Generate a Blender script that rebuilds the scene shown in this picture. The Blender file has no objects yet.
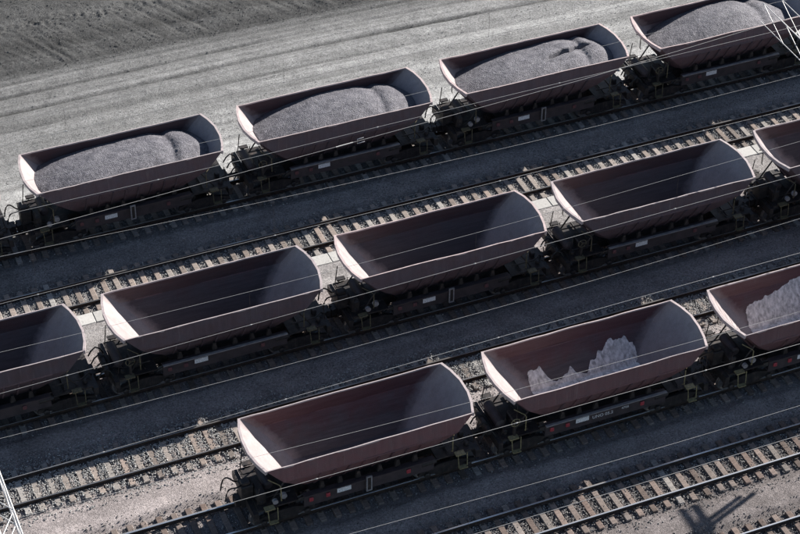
import bpy, math, random
import numpy as np
from mathutils import Matrix, Vector

S = bpy.context.scene
C = S.collection
# ------------------------------------------------------------------ camera
cam_d = bpy.data.cameras.new('camera')
cam = bpy.data.objects.new('camera', cam_d)
C.objects.link(cam)
PITCH, HEAD, ROLL = 0.68685, 0.39886, 0.00845
fw = Vector((math.sin(HEAD)*math.cos(PITCH), math.cos(HEAD)*math.cos(PITCH), -math.sin(PITCH)))
r0 = Vector((math.cos(HEAD), -math.sin(HEAD), 0))
u0 = r0.cross(fw)
rr = math.cos(ROLL)*r0 + math.sin(ROLL)*u0
uu = -math.sin(ROLL)*r0 + math.cos(ROLL)*u0
M = Matrix.Identity(4)
for i in range(3):
    M[i][0] = rr[i]; M[i][1] = uu[i]; M[i][2] = -fw[i]
M[0][3], M[1][3], M[2][3] = -9.5209, -62.9635, 58.3372
cam.matrix_world = M
cam_d.sensor_fit = 'HORIZONTAL'
cam_d.sensor_width = 36
cam_d.lens = 2051.31/800*36
cam_d.clip_start = 1
cam_d.clip_end = 5000
S.camera = cam

# ------------------------------------------------------------------ sky and sun
SUN = Vector((1.95, 0.71, 1.0)).normalized()          # towards the sun
elev = math.asin(SUN.z)
azim = math.atan2(SUN.x, SUN.y)                        # clockwise from +Y
w = bpy.data.worlds.new('World'); S.world = w; w.use_nodes = True
nt = w.node_tree; nt.nodes.clear()
sky = nt.nodes.new('ShaderNodeTexSky'); sky.sky_type = 'NISHITA'
sky.sun_disc = False; sky.sun_elevation = elev; sky.sun_rotation = azim
sky.air_density = 1.0; sky.dust_density = 0.6; sky.ozone_density = 1.2
bg = nt.nodes.new('ShaderNodeBackground'); bg.inputs[1].default_value = 0.05
ow = nt.nodes.new('ShaderNodeOutputWorld')
nt.links.new(sky.outputs[0], bg.inputs[0]); nt.links.new(bg.outputs[0], ow.inputs[0])
sl = bpy.data.lights.new('sun', 'SUN'); sl.energy = 5.0; sl.angle = math.radians(0.5); sl.color = (1.0, 0.95, 0.88)
so = bpy.data.objects.new('sun', sl); C.objects.link(so)
so.rotation_euler = (-SUN).to_track_quat('-Z', 'Y').to_euler()
S.view_settings.view_transform = 'Standard'; S.view_settings.look = 'None'
S.view_settings.gamma = 1.0; S.view_settings.use_curve_mapping = False
S.view_settings.exposure = 1.22

random.seed(7); rng = np.random.default_rng(11)

# ------------------------------------------------------------------ helpers
def tag(o, label=None, cat=None, group=None, kind=None):
    if label: o['label'] = label
    if cat: o['category'] = cat
    if group: o['group'] = group
    if kind: o['kind'] = kind
    return o

def empty(name, loc=(0, 0, 0), parent=None):
    o = bpy.data.objects.new(name, None); C.objects.link(o)
    o.location = loc; o.parent = parent; o.empty_display_size = 0.3
    return o

class MB:
    """collects shapes, builds one mesh object"""
    def __init__(s): s.v = []; s.f = []; s.m = []; s.sm = []
    def add(s, vs, fs, mi=0, smooth=False):
        b = len(s.v); s.v += [tuple(v) for v in vs]
        for f in fs:
            s.f.append([b+i for i in f]); s.m.append(mi); s.sm.append(smooth)
    def box(s, x0, x1, y0, y1, z0, z1, mi=0):
        v = [(x0,y0,z0),(x1,y0,z0),(x1,y1,z0),(x0,y1,z0),(x0,y0,z1),(x1,y0,z1),(x1,y1,z1),(x0,y1,z1)]
        s.add(v, [(0,3,2,1),(4,5,6,7),(0,1,5,4),(1,2,6,5),(2,3,7,6),(3,0,4,7)], mi)
    def bevbox(s, x0, x1, y0, y1, z0, z1, b=.02, mi=0):
        """box with chamfered top and upright edges"""
        def ring(z, d, c):
            X0, X1, Y0, Y1 = x0+d, x1-d, y0+d, y1-d
            return [(X0+c,Y0,z),(X1-c,Y0,z),(X1,Y0+c,z),(X1,Y1-c,z),(X1-c,Y1,z),(X0+c,Y1,z),(X0,Y1-c,z),(X0,Y0+c,z)]
        v = ring(z0, 0, b) + ring(z1-b, 0, b) + ring(z1, b, b*.6)
        f = [tuple(range(7, -1, -1)), tuple(range(16, 24))]
        for k in (0, 8):
            for i in range(8):
                j = (i+1) % 8; f.append((k+i, k+j, k+8+j, k+8+i))
        s.add(v, f, mi)
    def tube(s, pts, r, n=8, mi=0, cap=True, smooth=True):
        pts = [Vector(p) for p in pts]
        rs = r if isinstance(r, (list, tuple)) else [r]*len(pts)
        vs = []; fs = []
        for i, p in enumerate(pts):
            t = (pts[min(i+1, len(pts)-1)] - pts[max(i-1, 0)]).normalized()
            a = Vector((0, 0, 1)) if abs(t.z) < .9 else Vector((1, 0, 0))
            e1 = t.cross(a).normalized(); e2 = t.cross(e1)
            for k in range(n):
                q = 2*math.pi*k/n
                vs.append(p + rs[i]*(math.cos(q)*e1 + math.sin(q)*e2))
        for i in range(len(pts)-1):
            for k in range(n):
                l = (k+1) % n
                fs.append((i*n+k, i*n+l, (i+1)*n+l, (i+1)*n+k))
        s.add(vs, fs, mi, smooth)
        if cap:
            b = len(vs)-n
            s.add(vs[:n], [tuple(range(n))], mi); s.add(vs[b:], [tuple(range(n-1, -1, -1))], mi)
    def prism(s, poly, axis, a, b, mi=0):
        """poly in the plane normal to axis (x: (y,z), y: (x,z), z: (x,y))"""
        def P(u, w_, d): return {'x': (d, u, w_), 'y': (u, d, w_), 'z': (u, w_, d)}[axis]
        n = len(poly)
        v = [P(u, q, a) for u, q in poly] + [P(u, q, b) for u, q in poly]
        f = [tuple(range(n)), tuple(range(2*n-1, n-1, -1))] + [(i, i+n, (i+1) % n+n, (i+1) % n) for i in range(n)]
        s.add(v, f, mi)
    def lathe(s, prof, axis, c, n=20, mi=0, smooth=True):
        """prof [(offset along axis, radius)] round axis x or y through c"""
        vs = []; fs = []
        for d, r in prof:
            for k in range(n):
                q = 2*math.pi*k/n
                if axis == 'y': vs.append((c[0]+r*math.cos(q), c[1]+d, c[2]+r*math.sin(q)))
                elif axis == 'x': vs.append((c[0]+d, c[1]+r*math.cos(q), c[2]+r*math.sin(q)))
                else: vs.append((c[0]+r*math.cos(q), c[1]+r*math.sin(q), c[2]+d))
        for i in range(len(prof)-1):
            for k in range(n):
                l = (k+1) % n; fs.append((i*n+k, i*n+l, (i+1)*n+l, (i+1)*n+k))
        s.add(vs, fs, mi, False)
        s.add(vs[:n], [tuple(range(n))], mi); s.add(vs[-n:], [tuple(range(n))], mi)
    def build(s, name, mats, parent=None, fix=True):
        me = bpy.data.meshes.new(name)
        me.from_pydata(s.v, [], s.f)
        if not isinstance(mats, (list, tuple)): mats = [mats]
        for m in mats: me.materials.append(m)
        me.polygons.foreach_set('material_index', s.m)
        me.polygons.foreach_set('use_smooth', s.sm)
        if fix:
            import bmesh
            bm = bmesh.new(); bm.from_mesh(me)
            bmesh.ops.recalc_face_normals(bm, faces=bm.faces[:]); bm.to_mesh(me); bm.free()
        me.update()
        o = bpy.data.objects.new(name, me); C.objects.link(o); o.parent = parent
        return o

def mesh_np(name, V, F, mats, parent=None, smooth=False, attr=None):
    """V (n,3) F (m,k) numpy -> object"""
    me = bpy.data.meshes.new(name)
    k = F.shape[1]
    me.vertices.add(len(V)); me.vertices.foreach_set('co', V.astype(np.float32).ravel())
    me.loops.add(F.size); me.loops.foreach_set('vertex_index', F.astype(np.int32).ravel())
    me.polygons.add(len(F))
    me.polygons.foreach_set('loop_start', np.arange(0, F.size, k, dtype=np.int32))
    me.polygons.foreach_set('loop_total', np.full(len(F), k, dtype=np.int32))
    me.polygons.foreach_set('use_smooth', np.full(len(F), smooth))
    if not isinstance(mats, (list, tuple)): mats = [mats]
    for m in mats: me.materials.append(m)
    if attr is not None:
        for an, av in attr.items():
            a = me.attributes.new(an, 'FLOAT', 'POINT'); a.data.foreach_set('value', av.astype(np.float32).ravel())
    me.update(calc_edges=True); me.validate()
    o = bpy.data.objects.new(name, me); C.objects.link(o); o.parent = parent
    return o

def vnoise(x, y, seed):
    """smooth value noise, numpy"""
    xi = np.floor(x).astype(np.int64); yi = np.floor(y).astype(np.int64)
    xf = x-xi; yf = y-yi
    xf = xf*xf*(3-2*xf); yf = yf*yf*(3-2*yf)
    def h(a, b):
        n = (a*374761393 + b*668265263 + seed*1274126177) & 0xffffffff
        n = ((n ^ (n >> 13))*1274126177) & 0xffffffff
        return ((n ^ (n >> 16)) & 0xffff)/65535.0
    return (h(xi, yi)*(1-xf)+h(xi+1, yi)*xf)*(1-yf) + (h(xi, yi+1)*(1-xf)+h(xi+1, yi+1)*xf)*yf - .5

# ------------------------------------------------------------------ materials
class Mat:
    def __init__(s, name, rough=.8, metal=0.0, spec=.5):
        s.m = bpy.data.materials.new(name); s.m.use_nodes = True
        s.t = s.m.node_tree; s.b = s.t.nodes['Principled BSDF']
        s.b.inputs['Roughness'].default_value = rough
        s.b.inputs['Metallic'].default_value = metal
        s.b.inputs['Specular IOR Level'].default_value = spec
        s.co = s.t.nodes.new('ShaderNodeTexCoord')
    def n(s, t, **k):
        nd = s.t.nodes.new(t)
        for a, v in k.items(): setattr(nd, a, v)
        return nd
    def l(s, a, b): s.t.links.new(a, b)
    def map(s, scale=(1, 1, 1), src='Object', rot=(0, 0, 0), rnd=False):
        mp = s.n('ShaderNodeMapping'); mp.inputs['Scale'].default_value = scale; mp.inputs['Rotation'].default_value = rot
        if rnd:
            oi = s.n('ShaderNodeObjectInfo'); ml = s.n('ShaderNodeVectorMath', operation='SCALE')
            cb = s.n('ShaderNodeCombineXYZ')
            for k in range(3): s.l(oi.outputs['Random'], cb.inputs[k])
            s.l(cb.outputs[0], ml.inputs[0]); ml.inputs['Scale'].default_value = 60
            ad = s.n('ShaderNodeVectorMath', operation='ADD')
            s.l(s.co.outputs[src], ad.inputs[0]); s.l(ml.outputs[0], ad.inputs[1])
            s.l(ad.outputs[0], mp.inputs['Vector'])
        else:
            s.l(s.co.outputs[src], mp.inputs['Vector'])
        return mp.outputs[0]
    def noise(s, scale, detail=5, rough=.6, vec=None):
        nd = s.n('ShaderNodeTexNoise'); nd.inputs['Scale'].default_value = scale
        nd.inputs['Detail'].default_value = detail; nd.inputs['Roughness'].default_value = rough
        if vec is not None: s.l(vec, nd.inputs['Vector'])
        else: s.l(s.co.outputs['Object'], nd.inputs['Vector'])
        return nd.outputs[0]
    def ramp(s, fac, stops):
        r = s.n('ShaderNodeValToRGB'); e = r.color_ramp.elements
        while len(e) < len(stops): e.new(.5)
        for k, (p, c) in enumerate(stops):
            e[k].position = p; e[k].color = (*c, 1) if isinstance(c, tuple) else (c, c, c, 1)
        s.l(fac, r.inputs[0]); return r.outputs[0]
    def mix(s, fac, a, b, mode='MIX'):
        x = s.n('ShaderNodeMix', data_type='RGBA', blend_type=mode)
        for sock, v in ((0, fac), (6, a), (7, b)):
            if isinstance(v, (int, float)): x.inputs[sock].default_value = v if sock == 0 else (v, v, v, 1)
            elif isinstance(v, tuple): x.inputs[sock].default_value = (*v, 1)
            else: s.l(v, x.inputs[sock])
        return x.outputs[2]
    def math(s, op, a, b=0.0, clamp=False):
        x = s.n('ShaderNodeMath', operation=op); x.use_clamp = clamp
        for k, v in ((0, a), (1, b)):
            if isinstance(v, (int, float)): x.inputs[k].default_value = v
            else: s.l(v, x.inputs[k])
        return x.outputs[0]
    def sep(s, src='Object'):
        x = s.n('ShaderNodeSeparateXYZ'); s.l(s.co.outputs[src], x.inputs[0]); return x.outputs
    def attr(s, name):
        a = s.n('ShaderNodeAttribute'); a.attribute_name = name; return a.outputs['Fac']
    def rnd(s):
        return s.n('ShaderNodeObjectInfo').outputs['Random']
    def col(s, c):
        if isinstance(c, tuple): s.b.inputs['Base Color'].default_value = (*c, 1)
        else: s.l(c, s.b.inputs['Base Color'])
        return s
    def rough(s, c): s.l(c, s.b.inputs['Roughness']); return s
    def bump(s, h, strength=.5, dist=.02):
        b = s.n('ShaderNodeBump'); b.inputs['Strength'].default_value = strength; b.inputs['Distance'].default_value = dist
        s.l(h, b.inputs['Height']); s.l(b.outputs[0], s.b.inputs['Normal']); return s

# ground: colour from zone attributes, broken up by noise at several scales
g = Mat('ground_gravel', .95, spec=.15)
zone = g.attr('tone'); warm = g.attr('warm')
n1 = g.noise(.9, 6, .65); n2 = g.noise(10, 6, .75); n3 = g.noise(26, 4, .75)
base = g.mix(warm, (.285, .285, .285), (.315, .27, .266))
base = g.mix(1.0, base, zone, 'MULTIPLY')
base = g.mix(1.0, base, g.ramp(n1, [(.3, .82), (.7, 1.18)]), 'MULTIPLY')
base = g.mix(1.0, base, g.ramp(n2, [(.34, .62), (.66, 1.36)]), 'MULTIPLY')
base = g.mix(1.0, base, g.ramp(n3, [(.32, .5), (.68, 1.45)]), 'MULTIPLY')
vor = g.n('ShaderNodeTexVoronoi'); vor.inputs['Scale'].default_value = 9
g.l(g.co.outputs['Object'], vor.inputs['Vector'])
peb = g.ramp(vor.outputs['Distance'], [(.08, (1.5, 1.5, 1.5)), (.2, (1, 1, 1))])
g.col(g.mix(.35, base, g.mix(1.0, base, peb, 'MULTIPLY')))
hh = g.math('ADD', g.math('MULTIPLY', n2, .6), n3)
g.bump(hh, 1.0, .08)
M_ground = g.m

def stone_mat(name, lo, hi):
    m = Mat(name, .9, spec=.2)
    a = m.attr('rnd'); n_ = m.noise(30, 3)
    c = m.ramp(a, [(0, lo), (.55, tuple((x+y)/2 for x, y in zip(lo, hi))), (1, hi)])
    m.col(m.mix(1.0, c, m.ramp(n_, [(.3, .75), (.7, 1.2)]), 'MULTIPLY'))
    return m.m
M_ballast = stone_mat('ballast_stone', (.16, .158, .16), (.46, .45, .43))
M_ballastP = stone_mat('ballast_stone_pale', (.22, .215, .21), (.48, .47, .455))
M_ballastD = stone_mat('ballast_stone_dark', (.11, .105, .105), (.33, .315, .30))  # dark stone mix, also carries the dimming of the near corner
M_rubble = stone_mat('rubble_stone', (.08, .08, .08), (.42, .42, .42))

s_ = Mat('sleeper_concrete', .9, spec=.2)
rv = s_.rnd()
c_ = s_.ramp(rv, [(0, (.17, .148, .135)), (.3, (.28, .228, .20)), (.6, (.30, .278, .26)), (.85, (.335, .27, .235)), (1, (.37, .355, .34))])
v1 = s_.map((3, 18, 3), rnd=True); q1 = s_.noise(1, 6, .65, v1); q2 = s_.noise(24, 5, .7, s_.map(rnd=True))
c_ = s_.mix(1.0, c_, s_.ramp(q1, [(.3, .6), (.65, 1.12)]), 'MULTIPLY')
c_ = s_.mix(1.0, c_, s_.ramp(q2, [(.3, .7), (.6, 1.1)]), 'MULTIPLY')
s_.col(c_).bump(q2, .5, .012)
M_sleeper = s_.m
s_ = Mat('sleeper_brown', .9, spec=.2)
rv = s_.rnd()
c_ = s_.ramp(rv, [(0, (.11, .09, .08)), (.3, (.20, .15, .13)), (.6, (.21, .185, .17)), (.85, (.25, .19, .165)), (1, (.30, .28, .265))])
q1 = s_.noise(1, 6, .65, s_.map((3, 18, 3), rnd=True)); q2 = s_.noise(24, 5, .7, s_.map(rnd=True)); q3 = s_.noise(3, 5, .7, s_.map(rnd=True))
c_ = s_.mix(1.0, c_, s_.ramp(q1, [(.3, .55), (.65, 1.12)]), 'MULTIPLY')
c_ = s_.mix(1.0, c_, s_.ramp(q2, [(.3, .7), (.6, 1.1)]), 'MULTIPLY')
c_ = s_.mix(s_.ramp(q3, [(.55, 0), (.75, .6)]), c_, (.09, .07, .06))
s_.col(c_).bump(q2, .5, .012)
M_sleeperB = s_.m  # brown concrete, darkened further to carry the dimmer near corner

r_ = Mat('rail_rust', .75, spec=.3)
r_.col(r_.ramp(r_.noise(6, 5), [(.3, (.028, .02, .017)), (.7, (.075, .05, .04))]))
M_rust = r_.m
r_ = Mat('rail_head', .32, .85)
r_.col(r_.ramp(r_.noise(3, 5, .6, r_.map((.4, 20, 1))), [(.3, (.30, .28, .26)), (.7, (.58, .55, .52))]))
M_head = r_.m
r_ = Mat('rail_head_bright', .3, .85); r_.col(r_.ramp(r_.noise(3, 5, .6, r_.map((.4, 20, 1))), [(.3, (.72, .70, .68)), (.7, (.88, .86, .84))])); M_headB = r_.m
r_ = Mat('rail_clip', .6, .5); r_.col((.06, .05, .045)); M_clip = r_.m

# maroon paint of the tubs: streaked, dusty, rusty
def paint(name, c0, c1, dust=(.30, .27, .27)):
    m = Mat(name, .62, spec=.4)
    st = m.noise(1, 6, .65, m.map((5, 5, .5), rnd=True)); bl = m.noise(2.2, 6, .65, m.map(rnd=True))
    fine = m.noise(28, 4, .7, m.map(rnd=True))
    c = m.mix(m.ramp(bl, [(.35, 0), (.7, 1)]), c0, c1)
    c = m.mix(1.0, c, m.ramp(st, [(.28, .82), (.68, 1.12)]), 'MULTIPLY')
    c = m.mix(m.ramp(fine, [(.52, 0), (.8, .22)]), c, dust)
    c = m.mix(m.ramp(m.noise(1, 5, .6, m.map((9, 9, .35), rnd=True)), [(.6, 0), (.78, .28)]), c, dust)
    c = m.mix(1.0, c, m.ramp(m.rnd(), [(0, (.78, .80, .84)), (.5, (1.0, 1.0, 1.0)), (1, (1.22, 1.12, 1.10))]), 'MULTIPLY')
    rs_ = m.noise(3.1, 6, .75, m.map((1, 1, .6), rnd=True))
    c = m.mix(m.ramp(rs_, [(.62, 0), (.72, .55)]), c, (.10, .055, .04))
    m.col(c).bump(fine, .12, .01)
    m.rough(m.ramp(bl, [(.3, .5), (.7, .8)]))
    return m.m
M_paint = paint('tub_paint_dusty', (.094, .058, .068), (.101, .082, .098))
M_paintN = paint('tub_paint_maroon', (.134, .066, .075), (.122, .082, .091))
M_rim = paint('tub_rim_paint', (.44, .37, .37), (.36, .31, .31), (.52, .49, .48))

# inside of the tub: scoured bare steel on the end walls, darker side walls with remains of red primer near the top
def inside(name, red0, red1, low0, low1, reach):
    ti = Mat(name, .55, .08, .4)
    xyz = ti.sep()
    nz = ti.noise(1.1, 6, .65, ti.map(rnd=True)); st = ti.noise(1, 6, .7, ti.map((6, 6, .6), rnd=True)); sx = ti.noise(1, 6, .7, ti.map((.7, 9, 9), rnd=True))
    fine = ti.noise(22, 5, .7, ti.map(rnd=True)); big = ti.noise(2.0, 5, .7, ti.map(rnd=True))
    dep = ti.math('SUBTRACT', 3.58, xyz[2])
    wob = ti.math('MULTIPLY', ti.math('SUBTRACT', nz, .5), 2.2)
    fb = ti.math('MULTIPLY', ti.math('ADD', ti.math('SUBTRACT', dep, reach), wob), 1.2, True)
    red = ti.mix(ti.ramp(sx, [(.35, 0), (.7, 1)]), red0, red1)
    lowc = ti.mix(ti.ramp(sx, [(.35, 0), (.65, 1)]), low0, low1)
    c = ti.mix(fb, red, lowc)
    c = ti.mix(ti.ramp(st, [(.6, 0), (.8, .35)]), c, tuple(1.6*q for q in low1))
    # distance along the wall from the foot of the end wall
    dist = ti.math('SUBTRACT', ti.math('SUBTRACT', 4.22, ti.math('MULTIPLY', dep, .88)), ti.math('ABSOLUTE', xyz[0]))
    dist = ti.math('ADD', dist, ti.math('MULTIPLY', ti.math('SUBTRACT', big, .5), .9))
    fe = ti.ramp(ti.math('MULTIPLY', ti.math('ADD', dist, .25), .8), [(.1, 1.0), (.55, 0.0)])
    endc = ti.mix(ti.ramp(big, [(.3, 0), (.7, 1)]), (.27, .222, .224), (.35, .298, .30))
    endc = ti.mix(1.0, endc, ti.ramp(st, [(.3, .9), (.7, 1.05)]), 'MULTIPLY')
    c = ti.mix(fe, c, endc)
    c = ti.mix(1.0, c, ti.ramp(fine, [(.3, .85), (.7, 1.1)]), 'MULTIPLY')
    ti.col(c).bump(fine, .1, .008)
    return ti.m
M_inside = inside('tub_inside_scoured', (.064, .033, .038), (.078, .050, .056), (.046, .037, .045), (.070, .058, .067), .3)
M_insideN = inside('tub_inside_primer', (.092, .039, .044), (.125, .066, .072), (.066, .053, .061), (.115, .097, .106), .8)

b_ = Mat('underframe_black', .55, .1, .4)
q = b_.noise(5, 5, .6, b_.map(rnd=True))
b_.col(b_.ramp(q, [(.3, (.016, .015, .016)), (.55, (.036, .031, .031)), (.75, (.085, .066, .058))])).bump(b_.noise(30, 3), .15, .01)
M_black = b_.m
b_ = Mat('sill_grey_steel', .5, .2, .4)
b_.col(b_.ramp(b_.noise(4, 5, .6, b_.map((1, 4, 4), rnd=True)), [(.3, (.16, .155, .17)), (.7, (.38, .37, .38))])); M_sill = b_.m
b_ = Mat('sill_dark_paint', .55, .0, .4)
b_.col(b_.ramp(b_.noise(3, 5, .6, b_.map(rnd=True)), [(.3, (.035, .03, .034)), (.7, (.07, .055, .06))])); M_silldark = b_.m
b_ = Mat('wheel_steel', .42, .6, .5)
b_.col(b_.ramp(b_.noise(6, 4), [(.3, (.17, .165, .17)), (.7, (.32, .305, .305))])); M_wheel = b_.m
b_ = Mat('tyre_tread', .3, .9); b_.col((.45, .43, .42)); M_tread = b_.m
b_ = Mat('hose_rubber', .6); b_.col((.014, .014, .015)); M_hose = b_.m
b_ = Mat('yellow_paint', .6)
b_.col(b_.ramp(b_.noise(14, 4), [(.35, (.13, .112, .06)), (.65, (.32, .275, .15))])); M_yellow = b_.m
b_ = Mat('yellow_paint_grimy', .7); b_.col(b_.ramp(b_.noise(14, 4), [(.35, (.06, .052, .035)), (.65, (.16, .135, .075))])); M_yellowD = b_.m
b_ = Mat('marker_red', .45); b_.col(b_.ramp(b_.noise(12, 3), [(.3, (.27, .035, .045)), (.7, (.46, .07, .085))])); M_red = b_.m
b_ = Mat('marker_red_dusty', .6); b_.col(b_.ramp(b_.noise(12, 3), [(.3, (.10, .045, .05)), (.7, (.17, .06, .065))])); M_redD = b_.m
b_ = Mat('plate_white', .6); b_.col(b_.ramp(b_.noise(34, 2), [(.38, (.30, .31, .33)), (.5, (.80, .81, .83))])); M_white = b_.m
b_ = Mat('letter_white', .6); b_.col((.62, .62, .64)); M_letter = b_.m
b_ = Mat('galvanised_steel', .5, .3, .5); b_.col(b_.ramp(b_.noise(5, 4), [(.3, (.44, .43, .43)), (.7, (.64, .625, .62))])); M_galv = b_.m
b_ = Mat('porcelain', .25); b_.col((.72, .70, .66)); M_porc = b_.m
b_ = Mat('wire_metal', .4, .35, .5); b_.col((.50, .485, .47)); M_wire = b_.m
b_ = Mat('trough_concrete', .9, spec=.2)
q = b_.noise(9, 6, .7, b_.map(rnd=True))
b_.col(b_.mix(1.0, b_.ramp(b_.rnd(), [(0, (.40, .39, .375)), (1, (.54, .53, .51))]), b_.ramp(q, [(.3, .8), (.7, 1.08)]), 'MULTIPLY')).bump(q, .3, .01); M_trough = b_.m

o_ = Mat('iron_ore_pellets', .7, .1, .4)
na = o_.noise(34, 4, .75); nb = o_.noise(2.4, 5, .6); vv = o_.n('ShaderNodeTexVoronoi'); vv.inputs['Scale'].default_value = 26
o_.l(o_.co.outputs['Object'], vv.inputs['Vector'])
c = o_.mix(o_.ramp(nb, [(.38, 0), (.62, 1)]), (.090, .088, .107), (.158, .153, .174))
c = o_.mix(1.0, c, o_.ramp(na, [(.32, .45), (.68, 1.6)]), 'MULTIPLY')
c = o_.mix(1.0, c, o_.ramp(vv.outputs['Color'], [(.1, .6), (.9, 1.35)]), 'MULTIPLY')
o_.col(c).bump(o_.math('ADD', na, o_.math('MULTIPLY', vv.outputs['Distance'], .8)), .9, .05)
M_ore = o_.m
o_ = Mat('pale_ore_dust', .95, spec=.1)
q = o_.noise(9, 6, .7); q2 = o_.noise(1, 5, .6, o_.map((7, 7, .9))); ed = o_.attr('cover')
c = o_.ramp(q, [(.3, (.74, .70, .69)), (.7, (.94, .91, .89))])
o_.col(o_.mix(1.0, c, o_.ramp(q2, [(.32, .45), (.62, 1.05)]), 'MULTIPLY')).bump(q, .7, .04)
al = o_.math('ADD', ed, o_.math('MULTIPLY', o_.math('SUBTRACT', o_.noise(7, 6, .8), .5), .55))
o_.l(o_.ramp(al, [(.24, 0.0), (.30, 1.0)]), o_.b.inputs['Alpha'])
M_dust = o_.m

# ------------------------------------------------------------------ layout (metres; rail tops at z = 0)
TR = dict(F=10.774, E1=6.257, M=0.0, E2=-4.564, N=-9.199, E3=-13.70, T7=-18.22)
PIT = 10.3
H = 3.581
VIS = dict(F=(-6, 56), E1=(-6, 54), M=(-8, 52), E2=(-9, 48), N=(-8, 44), E3=(0, 42), T7=(6, 38))

# ------------------------------------------------------------------ ground: one sheet to the horizon
def build_ground():
    xs = np.concatenate([[-3000, -600, -150, -50, -25], np.arange(-12, 2, .14), np.arange(2, 30, .09), np.arange(30, 58, .14), [75, 100, 200, 600, 3000]])
    ys = np.concatenate([[-3000, -600, -150, -60, -35], np.arange(-24, 22.5, .1), np.arange(22.5, 34, .07), np.arange(34, 40, .12), [45, 60, 150, 600, 3000]])
    X, Y = np.meshgrid(xs, ys)
    near = ((X > -20) & (X < 65) & (Y > -30) & (Y < 42)).astype(float)
    Z = np.full_like(X, -.175)
    tone = np.ones_like(X); warm = np.full_like(X, .75)
    # track beds lie a little lower than the walkways between them
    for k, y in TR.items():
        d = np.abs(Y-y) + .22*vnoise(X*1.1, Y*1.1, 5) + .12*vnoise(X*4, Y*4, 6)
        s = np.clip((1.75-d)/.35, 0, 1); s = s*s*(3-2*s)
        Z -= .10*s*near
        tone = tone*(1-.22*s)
    # walkways: flat, worn
    Z += (.02*vnoise(X*.5, Y*.8, 1) + .016*vnoise(X*2.1, Y*2.1, 2) + .012*vnoise(X*5.7, Y*5.7, 3))*near
    walk = (Y < 9)
    strk = vnoise(X*.12, Y*2.6, 41) + .6*vnoise(X*.3, Y*6, 42)
    stain = vnoise(X*.35, Y*.9, 43) + .6*vnoise(X*1.1, Y*1.6, 44)
    oil = np.clip(vnoise(X*.5+9, Y*1.1, 45)*3-.55, 0, 1)
    tone = np.where(walk, 1.12*tone*(1+.22*strk+.20*stain)*(1-.25*oil), tone)
    tone = np.where((Y > -9.2) & (Y < -4.5), tone*1.08, tone)
    tone = np.where(Y < -13, tone*.64, tone)  # dimmer light towards the near frame corner, put into the ground colour
    warm = np.where(Y > 2.6, .35, warm)
    tone = np.where((Y > 1) & (Y < 5), tone*1.02, tone)
    # haul road beyond the last train
    far = Y > 12.3
    yy = Y + .9*vnoise(X*.045, Y*.05, 21) + .02*X
    band = (vnoise(X*.03, yy*1.15, 22) + .7*vnoise(X*.05, yy*2.6, 23) + .4*vnoise(X*.1, yy*6.5, 24))
    ruts = np.zeros_like(X)
    for c, wd, a in ((20.75, .10, 1.1), (22.15, .12, .75), (23.2, .13, .7), (23.75, .1, .5), (21.3, .07, .4), (19.2, .09, .5), (18.2, .08, .35), (15.9, .09, .4), (14.6, .08, .4)):
        ruts += a*np.exp(-((yy-.45-c)/wd)**2)*(.75+.9*vnoise(X*.35, Y*0+c, 31))
    roadmask = np.clip((Y-13)/1.5, 0, 1)*np.clip((24.6-yy)/1.2, 0, 1)
    t_far = 1.0 + .55*band - .5*ruts
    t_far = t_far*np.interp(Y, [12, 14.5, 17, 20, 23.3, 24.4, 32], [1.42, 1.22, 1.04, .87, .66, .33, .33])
    fine_l = vnoise(X*.16, yy*11, 27) + .8*vnoise(X*.22, yy*19, 28)
    t_far *= 1 + .13*fine_l*np.clip((24.6-yy)/1, 0, 1) + .12*vnoise(X*2.2, Y*4.2, 25) + .14*vnoise(X*7, Y*9, 26)
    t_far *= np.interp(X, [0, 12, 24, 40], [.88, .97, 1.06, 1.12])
    tone = np.where(far, t_far, tone)
    warm = np.where(Y > 9, np.clip((13-Y)*.1, 0, .3), warm)
    Z += far*near*(roadmask*(-.10*ruts + .04*band + .010*fine_l) )
    # raised berm along the foot of the stockpile and bulldozer scrapes across it
    rm = np.clip((yy-24.3)/.9, 0, 1)
    rm = rm*rm*(3-2*rm)
    up = X*math.cos(1.03) - Y*math.sin(-1.03)*0 + 0
    u = X*math.cos(math.radians(28)) + Y*math.sin(math.radians(28))      # across the scrapes
    v = -X*math.sin(math.radians(28)) + Y*math.cos(math.radians(28))     # along the scrapes
    uw = u + .25*vnoise(u*.3, v*.25, 8) + .07*vnoise(u*1.5, v*1.1, 18)
    gr = .9*np.exp(-(vnoise(uw*1.1, v*.12, 9)/.075)**2) + .8*np.exp(-(vnoise(uw*1.9+40, v*.17, 10)/.11)**2) + .6*np.exp(-(vnoise(uw*3.1+9, v*.25, 19)/.15)**2)
    gr *= np.clip(.6+1.4*vnoise(u*.35+7, v*.35, 20), 0, 1)
    lump = vnoise(X*.9, Y*.9, 12) + .7*vnoise(X*2.3, Y*2.3, 13) + .5*vnoise(X*5.2, Y*5.2, 14)
    bc = yy-28.45-.35*vnoise(X*.5, Y*0, 15)-.25*vnoise(X*1.9, Y*0, 16)
    berm = np.exp(-(bc/.42)**2)
    low = np.clip((28.4-yy)/.6, 0.25, 1)
    Z += near*rm*(.10 - .065*gr*low + .02*lump + .022*vnoise(X*7, Y*7, 29) + .02*vnoise(X*12, Y*12, 30) + (.06+.13*(.3*lump+vnoise(X*5.1, Y*5.1, 33)))*berm + np.clip(yy-29, 0, 20)*.06)
    tone *= 1 + rm*(.18*lump)
    # fine relief everywhere near
    Z += near*(.012*vnoise(X*9, Y*9, 17))*np.where(far, 1.6, 1)
    Z = np.where(near > 0, Z, -.35)
    ny, nx = X.shape
    V = np.stack([X.ravel(), Y.ravel(), Z.ravel()], 1)
    I = np.arange(nx*ny).reshape(ny, nx)
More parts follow.
